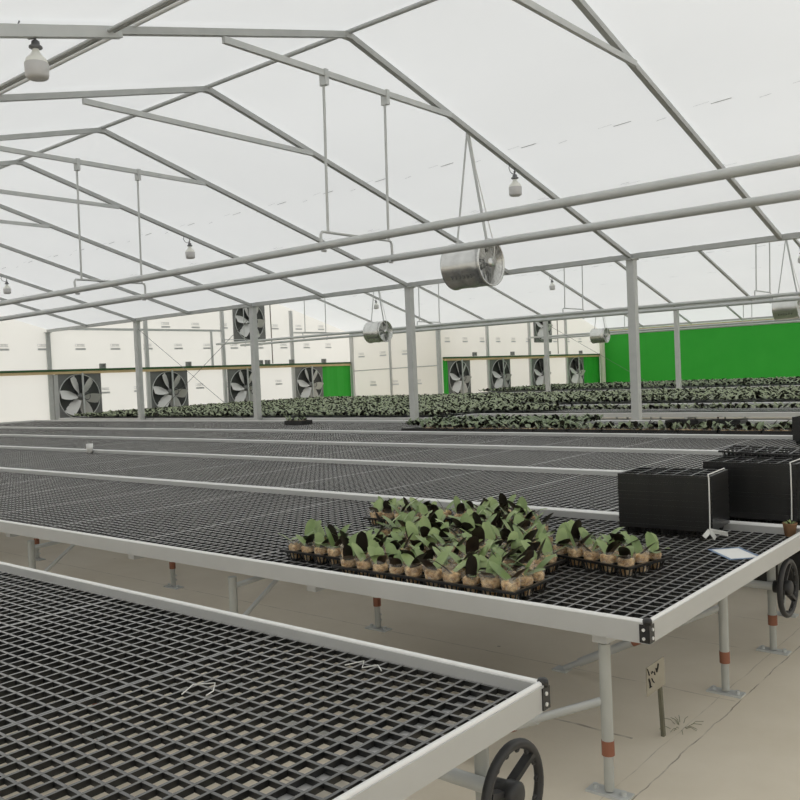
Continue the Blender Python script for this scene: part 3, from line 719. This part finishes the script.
# ------------------------------------------------------------------ orchids
def leaf_geo(b, L, W, az, el, curl, z0=.062, n=9):
    c, s_ = math.cos(az), math.sin(az); r, z, e = .004, z0, el; rows = []
    for i in range(n+1):
        q = i/n; w = W/2*(max(0., 1-abs(2*(.10+.90*q**.9)-1)**2.3))**.5
        if i == n: w = W*.02
        rows.append((r, z, w, e)); r += L/n*math.cos(e); z += L/n*math.sin(e); e -= curl/n
    vs = []
    for r, z, w, e in rows:
        up = .10*w
        for sg in (-1, -.5, 0, .5, 1):
            lift = up*abs(sg)**1.3
            rr, zz = r - lift*math.sin(e), z + lift*math.cos(e)
            y = sg*w; vs.append((rr*c - y*s_, rr*s_ + y*c, zz))
    b.add(vs, [(i*5+j, (i+1)*5+j, (i+1)*5+j+1, i*5+j+1) for i in range(n) for j in range(4)], True)
def pot_geo(b):
    n = 18; b.lathe([(.0, .003), (.024, .003), (.026, .006), (.0315, .045), (.0335, .058), (.0355, .073), (.0365, .078)], n, jit=.0)
    # uneven soft rim
    vs = []
    for k in range(n):
        a = 2*PI*k/n; vs.append((.0365*math.cos(a), .0365*math.sin(a), .078))
    for k in range(n):
        a = 2*PI*k/n; q = .0375+random.uniform(-.002, .003); vs.append((q*math.cos(a), q*math.sin(a), .083+random.uniform(-.004, .006)))
    b.add(vs, [(k, (k+1)%n, n+(k+1)%n, n+k) for k in range(n)], True)
def mix_geo(b):
    b.lathe([(.0, .005), (.0225, .006), (.0245, .012), (.030, .045), (.032, .056), (.0305, .064), (.02, .067), (.0, .066)], 14, jit=.05)
def leaf_set(seed):
    rnd = random.Random(seed); base = rnd.uniform(0, 2*PI); out = []
    for k in range(rnd.choice((3, 4, 4))):
        az = base + (k % 2)*PI + rnd.uniform(-.45, .45)
        big = rnd.uniform(.75, 1.1)
        out.append((.098*big, .048*rnd.uniform(.85, 1.12)*big**.5, az, rnd.uniform(.45, 1.3), rnd.uniform(.1, .7)))
    return out
protos = []
for sd in range(9):
    t = thing('potted_orchid', 'x', 'plant')
    b = MB(); pot_geo(b); b.obj('clear_pot', M['pot'], parent=t)
    b = MB(); mix_geo(b); b.obj('potting_mix', M['bark'], parent=t)
    for L, W, az, el, cu in leaf_set(sd): b = MB(); leaf_geo(b, L, W, az, el, cu); b.obj('leaf', M['leaf'], parent=t)
    protos.append(t)
used = set()
def orchid(p, label, group):
    k = random.randrange(len(protos)); rot = (0, 0, random.uniform(0, 2*PI)); sc = random.uniform(.92, 1.1)
    if k not in used:
        used.add(k); o = protos[k]; o.location = p; o.rotation_euler = rot; o['label'] = label; o['group'] = group; LATER.append((o, sc)); return o
    return dup(protos[k], p, rot, label, group, sc)
LATER = []
tl = [('front right', -1.800, 2.580, .0), ('front centre', -2.227, 2.582, .01), ('front left', -2.662, 2.700, -.015),
      ('second-row right', -1.905, 2.850, .0), ('second-row centre', -2.335, 2.852, .01), ('third-row right', -2.075, 3.118, .01), ('third-row centre', -2.51, 3.125, -.01),
      ('fourth-row', -2.26, 3.395, .015), ('rear right', -2.47, 3.665, -.02), ('rear left', -2.905, 3.515, .02)]
ROWS = ['front', 'middle', 'back']; COLS = ['leftmost', 'second', 'third', 'fourth', 'rightmost']
for nm, cx, cy, rz_ in tl + [('lone side', -1.600, 3.135, -.235)]:
    lone = nm == 'lone side'
    tag(put('seedling_tray', tray, None, (cx, cy, ZS), (0, 0, rz_)), 'black tray of orchid seedlings, %s tray of the plant cluster' % nm if not lone else 'black seedling tray set at an angle at the right of the plant cluster', 'tray', 'filled trays of the plant cluster')
    c, s_ = math.cos(rz_), math.sin(rz_)
    for i in range(NX):
        for j in range(NY):
            x, y = (i-(NX-1)/2)*TP, (j-(NY-1)/2)*TP
            if lone: lab = 'green orchid seedling in clear pot, %s of the %s row, angled tray at right' % (COLS[i], ROWS[j])
            else: lab = 'green orchid seedling in clear pot, %s of the %s row, %s cluster tray' % (COLS[i], ROWS[j], nm)
            orchid((cx + x*c - y*s_ + random.uniform(-.002, .002), cy + x*s_ + y*c + random.uniform(-.002, .002), ZS+.0005), lab, 'potted orchids of the near cluster')
# single-mesh orchids for the strip on the sixth bench
def small_orchid(sd):
    b = MB(); pot_geo(b); b.cur = 1; mix_geo(b); b.cur = 2
    for a in leaf_set(100+sd): leaf_geo(b, *a[:5], n=5)
    return b.mesh('potted_orchid', M['pot'], M['bark'], M['leaf_far'])
smalls = [small_orchid(k) for k in range(7)]
xa = -7.15; i = 0
nt_ = 11
for k in range(nt_):
    cx = xa + TW/2 + k*(TW+.012)
    tag(put('seedling_tray', tray_lo, None, (cx, 8.90+TD/2, ZS)), 'black tray in the seedling strip on the sixth bench, %s from its left end' % ORD[k], 'tray', 'trays of the seedling strip')
    for ii in range(NX):
        for j in range(2):
            o = put('potted_orchid', random.choice(smalls), None, (cx+(ii-2)*TP, 8.90+TD/2+(j-1)*TP, ZS+.004), (0, 0, random.uniform(0, 6.28)))
            o.scale = (random.uniform(.95, 1.15),)*3
            tag(o, 'small orchid seedling in the front rows of the strip on the sixth bench', 'plant', 'orchids in the front rows of the seedling strip')
# everything farther: dense planting
vs, fs = [], []
def far_plants(x0, x1, y0, y1, px, py, zb, sc=1.0, nl=4, dense=1.0):
    rnd = random.Random(int(1000*abs(x0+y0)))
    y = y0 + py/2
    while y < y1:
        x = x0 + px/2
        while x < x1:
            cx, cy = x + rnd.uniform(-.012, .012), y + rnd.uniform(-.012, .012); base = rnd.uniform(0, 6.28)
            for k in range(nl):
                az = base + (k % 2)*PI + rnd.uniform(-.6, .6); L = .105*sc*rnd.uniform(.75, 1.1); W = .024*sc*rnd.uniform(.85, 1.15); el = rnd.uniform(.2, 1.2)
                c, s_ = math.cos(az), math.sin(az); o = len(vs); z0 = zb + .06
                for q, w, e in ((.04, .45, el), (.5, 1., el-.15), (.85, .8, el-.5), (1., .15, el-.6)):
                    r = L*q*math.cos(e); z = z0 + L*q*math.sin(el-.2*q)
                    vs.append((cx + r*c + W*w*s_, cy + r*s_ - W*w*c, z)); vs.append((cx + r*c - W*w*s_, cy + r*s_ + W*w*c, z))
                fs.extend([(o, o+2, o+3, o+1), (o+2, o+4, o+5, o+3), (o+4, o+6, o+7, o+5)])
            x += px
        y += py
def stuff(name, label, cat, m):
    global vs, fs
    me = bpy.data.meshes.new(name); me.from_pydata(vs, [], fs); me.materials.append(m)
    me.polygons.foreach_set('use_smooth', [True]*len(fs)); me.update()
    o = put(name, me); tag(o, label, cat, kind='stuff'); vs, fs = [], []; return o
far_plants(-7.15, -7.15+nt_*(TW+.012), 8.90+TD-TP, 8.90+TD, TP, TP, ZS+.02)
far_plants(-7.7, -5.2, 9.20, 10.35, TP, TP, ZS+.02)
stuff('orchid_seedlings', 'dense grey-green orchid seedlings in the back rows on the sixth bench', 'plants', M['leaf_far'])
far_plants(-20.6, -8.9, 11.6, 12.58, .083, .083, ZS+.01)
far_plants(-20.9, -7.9, 12.68, 13.95, .085, .085, ZS+.02)
far_plants(-7.9, -2.2, 12.68, 12.98, .085, .085, ZS+.02)
far_plants(-20.9, -9.6, 14.06, 15.32, .09, .09, ZS+.02)
far_plants(-20.9, -2.5, 15.47, 20.35, .105, .105, ZS+.02, 1.12)
stuff('orchid_seedlings', 'dense grey-green carpet of orchid seedlings on the benches between the column rows', 'plants', M['leaf_far'])
far_plants(XW2+.5, -4.5, 24.25, 29.05, .13, .13, ZS+.02, 1.2)
stuff('orchid_seedlings', 'far carpet of orchid seedlings in front of the green rear wall', 'plants', M['leaf_far'])
# trays under the far planting
b = MB()
def traybed(x0, x1, y0, y1):
    x = x0
    while x + TW < x1+.05:
        y = y0
        while y + TD < y1+.05:
            b.box(x, x+TW, y, y+TD, ZS, ZS+.045); y += TD+.006
        x += TW+.008
traybed(-20.6, -8.9, 11.6, 12.58); traybed(-20.9, -7.9, 12.68, 13.95); traybed(-7.9, -2.2, 12.68, 12.95); traybed(-20.9, -9.6, 14.06, 15.32); traybed(-20.9, -2.5, 15.47, 20.3); traybed(XW2+.5, -4.5, 24.25, 29.0); traybed(-7.7, -5.2, 9.20, 10.35)
tag(b.obj('seedling_trays', M['black']), 'black trays packed under the far carpets of seedlings', 'trays', kind='stuff')

# small lone tray on the sixth bench
t_ = put('seedling_tray', tray_lo, None, (-10.95, 10.35, ZS)); tag(t_, 'lone small tray of seedlings on bare grid near left centre, sixth bench', 'tray')
for i in range(NX):
    for j in range(2):
        o = put('potted_orchid', random.choice(smalls), None, (-10.95+(i-2)*TP, 10.35+(j-1.0)*TP, ZS+.004), (0, 0, random.uniform(0, 6.28)))
        tag(o, 'seedling in the lone small tray on the sixth bench, %s of the %s row' % (COLS[i], ['front', 'back'][j]), 'plant', 'seedlings in the lone tray')

# ------------------------------------------------------------------ stacks of empty trays
STEP = .0088
def stack(cx, cy, rz_, n, z0, what, top_tilt=None):
    for k in range(n):
        z = z0 + k*STEP; r = random.uniform(-.004, .004)
        o = put('empty_tray', tray, None, (cx + random.uniform(-.001, .001), cy + random.uniform(-.001, .001), z), (0, 0, rz_ + r))
        lab = 'black empty tray, %s in %s' % ('topmost' if k == n-1 else 'bottom one' if k == 0 else '%s from the bottom' % ORD[k], what)
        tag(o, lab, 'tray', 'nested empty trays of ' + what)
stack(-1.640, 3.905, .07, 28, ZS+.0005, 'the tied stack at left front')
stack(-1.392, 4.325, .0, 30, ZS+.0005, 'the tied stack behind the bench rim')
stack(-1.41, 4.60, .0, 30, ZS+.0005, 'the stack behind both tied stacks')
stack(-1.05, 4.72, PI/2, 29, ZS+.0005, 'the stack at the right edge')
stack(-2.13, 8.40, .0, 24, ZS+.0005, 'the far stack at right')
o = put('empty_tray', tray, None, (-1.43, 4.615, ZS+30*STEP+.012), (.02, .04, .09)); tag(o, 'black empty tray lying tilted on top of the stack behind both tied stacks', 'tray')
for k in range(2):
    tag(put('empty_tray', tray_lo, None, (-3.72-.5*k, 10.5, ZS)), 'flat black empty tray behind the seedling strip, %s one' % ['right', 'left'][k], 'tray')
# ties round the two stacks
def tie(cx, cy, rz_, xo, z0, z1, label, bow):
    t = thing('stack_tie', label, 'string', (cx, cy, 0), (0, 0, rz_)); d = TD/2+.007
    b = MB(); b.tube([(xo, -d, z0+.004), (xo+.003, -d-.003, (z0+z1)/2), (xo+.002, -d, z1-.01), (xo-.004, -d+.012, z1+.004), (xo-.004, d-.012, z1+.004), (xo, d, z1-.01), (xo, d, z0)], .0028, 6); b.obj('string', M['string'], parent=t)
    if bow:
        for ang, L in ((-.1, .085), (-1.0, .06), (-1.9, .05)):
            b = MB(); c, s_ = math.cos(ang), math.sin(ang); q = (xo, -d-.003, z0+.006)
            b.beam(q, (q[0]+L*c, q[1]-.03, q[2]+L*s_*.55), .02, .003, (0,1,.3)); b.obj('tail', M['string'], parent=t)
z1 = ZS+.045+27*STEP
tie(-1.640, 3.905, .07, .203, ZS+.04, z1+.003, 'white tie string with loose knot round the front tray stack', True)
tie(-1.392, 4.325, 0, .19, ZS+.04, z1+2*STEP+.003, 'white tie string round the tray stack behind the bench rim', False)

# ------------------------------------------------------------------ small things
t = thing('paper_card', 'white paper card in a blue sleeve lying on the bench grid', 'card', (-1.248, 3.57, ZS+.001), (0, 0, math.radians(-46)))
b = MB(); b.box(-.105, .105, -.07, .07, 0, .002); b.obj('sleeve', M['blue'], parent=t)['label'] = 'blue plastic sleeve'
b = MB(); b.box(-.082, .095, -.06, .052, .002, .0035); b.obj('sheet', M['white'], parent=t)['label'] = 'white paper sheet'
t = thing('small_pot', 'small brown pot with moss standing in the far bench corner at right', 'pot', (-1.165, 4.03, ZS))
b = MB(); b.lathe([(0, .002), (.022, .002), (.03, .055), (.032, .06), (.027, .06), (.025, .05), (0, .05)], 14); b.obj('pot', M['terra'], parent=t)
b = MB()
for k in range(16): leaf_geo(b, .03, .009, k*2.4, random.uniform(.5, 1.3), .8, .05, 3)
b.obj('moss', M['leaf'], parent=t)
t = thing('white_cup', 'small white cup standing on the bench rim at far left', 'cup', (-9.69, 5.69, ZS))
b = MB(); b.lathe([(0, .002), (.034, .002), (.042, .11), (.039, .11), (.032, .01), (0, .01)], 16); b.obj('cup', M['white'], parent=t)
# sign stake
t = thing('sign_stake', 'thin stake with a beige handwritten plate on the concrete floor', 'sign', (-1.318, 2.976, 0))
b = MB(); b.beam((0, 0, 0), (-.004, -.012, .235), .017, .012, (1,0,0)); b.obj('stake', M['stake'], parent=t)
b = MB(); b.box(.008, .011, -.145, .004, .19, .292); p_ = b.obj('plate', M['plate'], parent=t)
b = MB()
def stroke(pts, r=.0022): b.tube([(.013, y, z) for y, z in pts], r, 5)
stroke([(-.142, .288), (-.134, .275), (-.128, .262)]); stroke([(-.133, .250), (-.126, .238), (-.122, .218)], .0034); stroke([(-.128, .218), (-.112, .218)])
stroke([(-.11, .262), (-.102, .268), (-.095, .262)], .002); stroke([(-.085, .262), (-.082, .25)], .002); stroke([(-.072, .27), (-.066, .256), (-.056, .27), (-.052, .282)], .0028); stroke([(-.108, .245), (-.1, .233), (-.09, .225)], .002)
b.obj('writing', M['ink'], parent=p_)
# string scraps on the near bench
for i, (pts, lb) in enumerate((([(-1.66, 1.70, 0), (-1.63, 1.745, .004), (-1.605, 1.71, 0), (-1.575, 1.74, .004), (-1.545, 1.72, 0)], 'wavy scrap of white string beside the rear rim of the nearest bench'),
                               ([(-1.86, 1.31, 0), (-1.88, 1.36, .006), (-1.84, 1.40, .006), (-1.81, 1.37, 0), (-1.80, 1.34, 0)], 'curled scrap of white string in the middle of the nearest bench'))):
    b = MB(); b.tube([(x, y, ZS+.003+z) for x, y, z in pts], .0018, 5); tag(b.obj('string_scrap', M['string']), lb, 'string')
# crate on the floor behind the second hand wheel
t = thing('plastic_crate', 'black plastic crate on the floor behind the right hand wheel', 'crate', (-1.66, 5.5, 0))
b = MB(); b.box(-.29, .29, -.2, .2, 0, .02)
for x0, x1, y0, y1 in ((-.29, .29, -.2, -.185), (-.29, .29, .185, .2), (-.29, -.275, -.185, .185), (.275, .29, -.185, .185)): b.box(x0, x1, y0, y1, .02, .40)
b.obj('body', M['black'], parent=t)
b = MB()
for x0, x1, y0, y1 in ((-.305, .305, -.215, -.2), (-.305, .305, .2, .215), (-.305, -.29, -.2, .2), (.29, .305, -.2, .2)): b.box(x0, x1, y0, y1, .37, .405)
b.obj('rim', M['black'], parent=t)
# weeds beside the stake
b = MB()
for k in range(14):
    a = random.uniform(0, 6.28); r = random.uniform(.01, .05); x, y = -1.30+r*math.cos(a), 3.09+r*math.sin(a)
    b.tube([(x, y, .0), (x+.02*math.cos(a), y+.02*math.sin(a), .012), (x+.05*math.cos(a), y+.05*math.sin(a), .008)], .0012, 4)
tag(b.obj('weed_sprigs', M['weed']), 'thin dry weed sprigs on the floor beside the sign stake', 'weeds', kind='stuff')
for o, sc in LATER: o.scale = (sc,)*3

# ------------------------------------------------------------------ light, camera
w = bpy.data.worlds.new('overcast_sky'); S.world = w; w.use_nodes = True
bg = w.node_tree.nodes['Background']; bg.inputs['Color'].default_value = (.985, .99, 1, 1); bg.inputs['Strength'].default_value = 1.31
S.view_settings.view_transform = 'Standard'; S.view_settings.look = 'None'; S.view_settings.gamma = 1; S.view_settings.exposure = 0
S.view_settings.use_curve_mapping = False
try:
    S.cycles.max_bounces = 8; S.cycles.diffuse_bounces = 5; S.cycles.transparent_max_bounces = 12; S.cycles.use_denoising = True
except Exception: pass
cam = bpy.data.cameras.new('camera'); co = bpy.data.objects.new('camera', cam); COL.objects.link(co); S.camera = co
yaw, pitch, roll = .6968, -.0299, -.0437
F = Vector((-math.sin(yaw)*math.cos(pitch), math.cos(yaw)*math.cos(pitch), math.sin(pitch)))
r0 = Vector((math.cos(yaw), math.sin(yaw), 0)); u0 = r0.cross(F)
Rv = r0*math.cos(roll) + u0*math.sin(roll); Uv = -r0*math.sin(roll) + u0*math.cos(roll)
mw = Matrix((( Rv.x, Uv.x, -F.x, 0), (Rv.y, Uv.y, -F.y, 0), (Rv.z, Uv.z, -F.z, 1.35), (0, 0, 0, 1)))
co.matrix_world = mw
cam.sensor_width = 36; cam.sensor_fit = 'HORIZONTAL'; cam.lens = 875.343*36/800; cam.clip_start = .05; cam.clip_end = 200
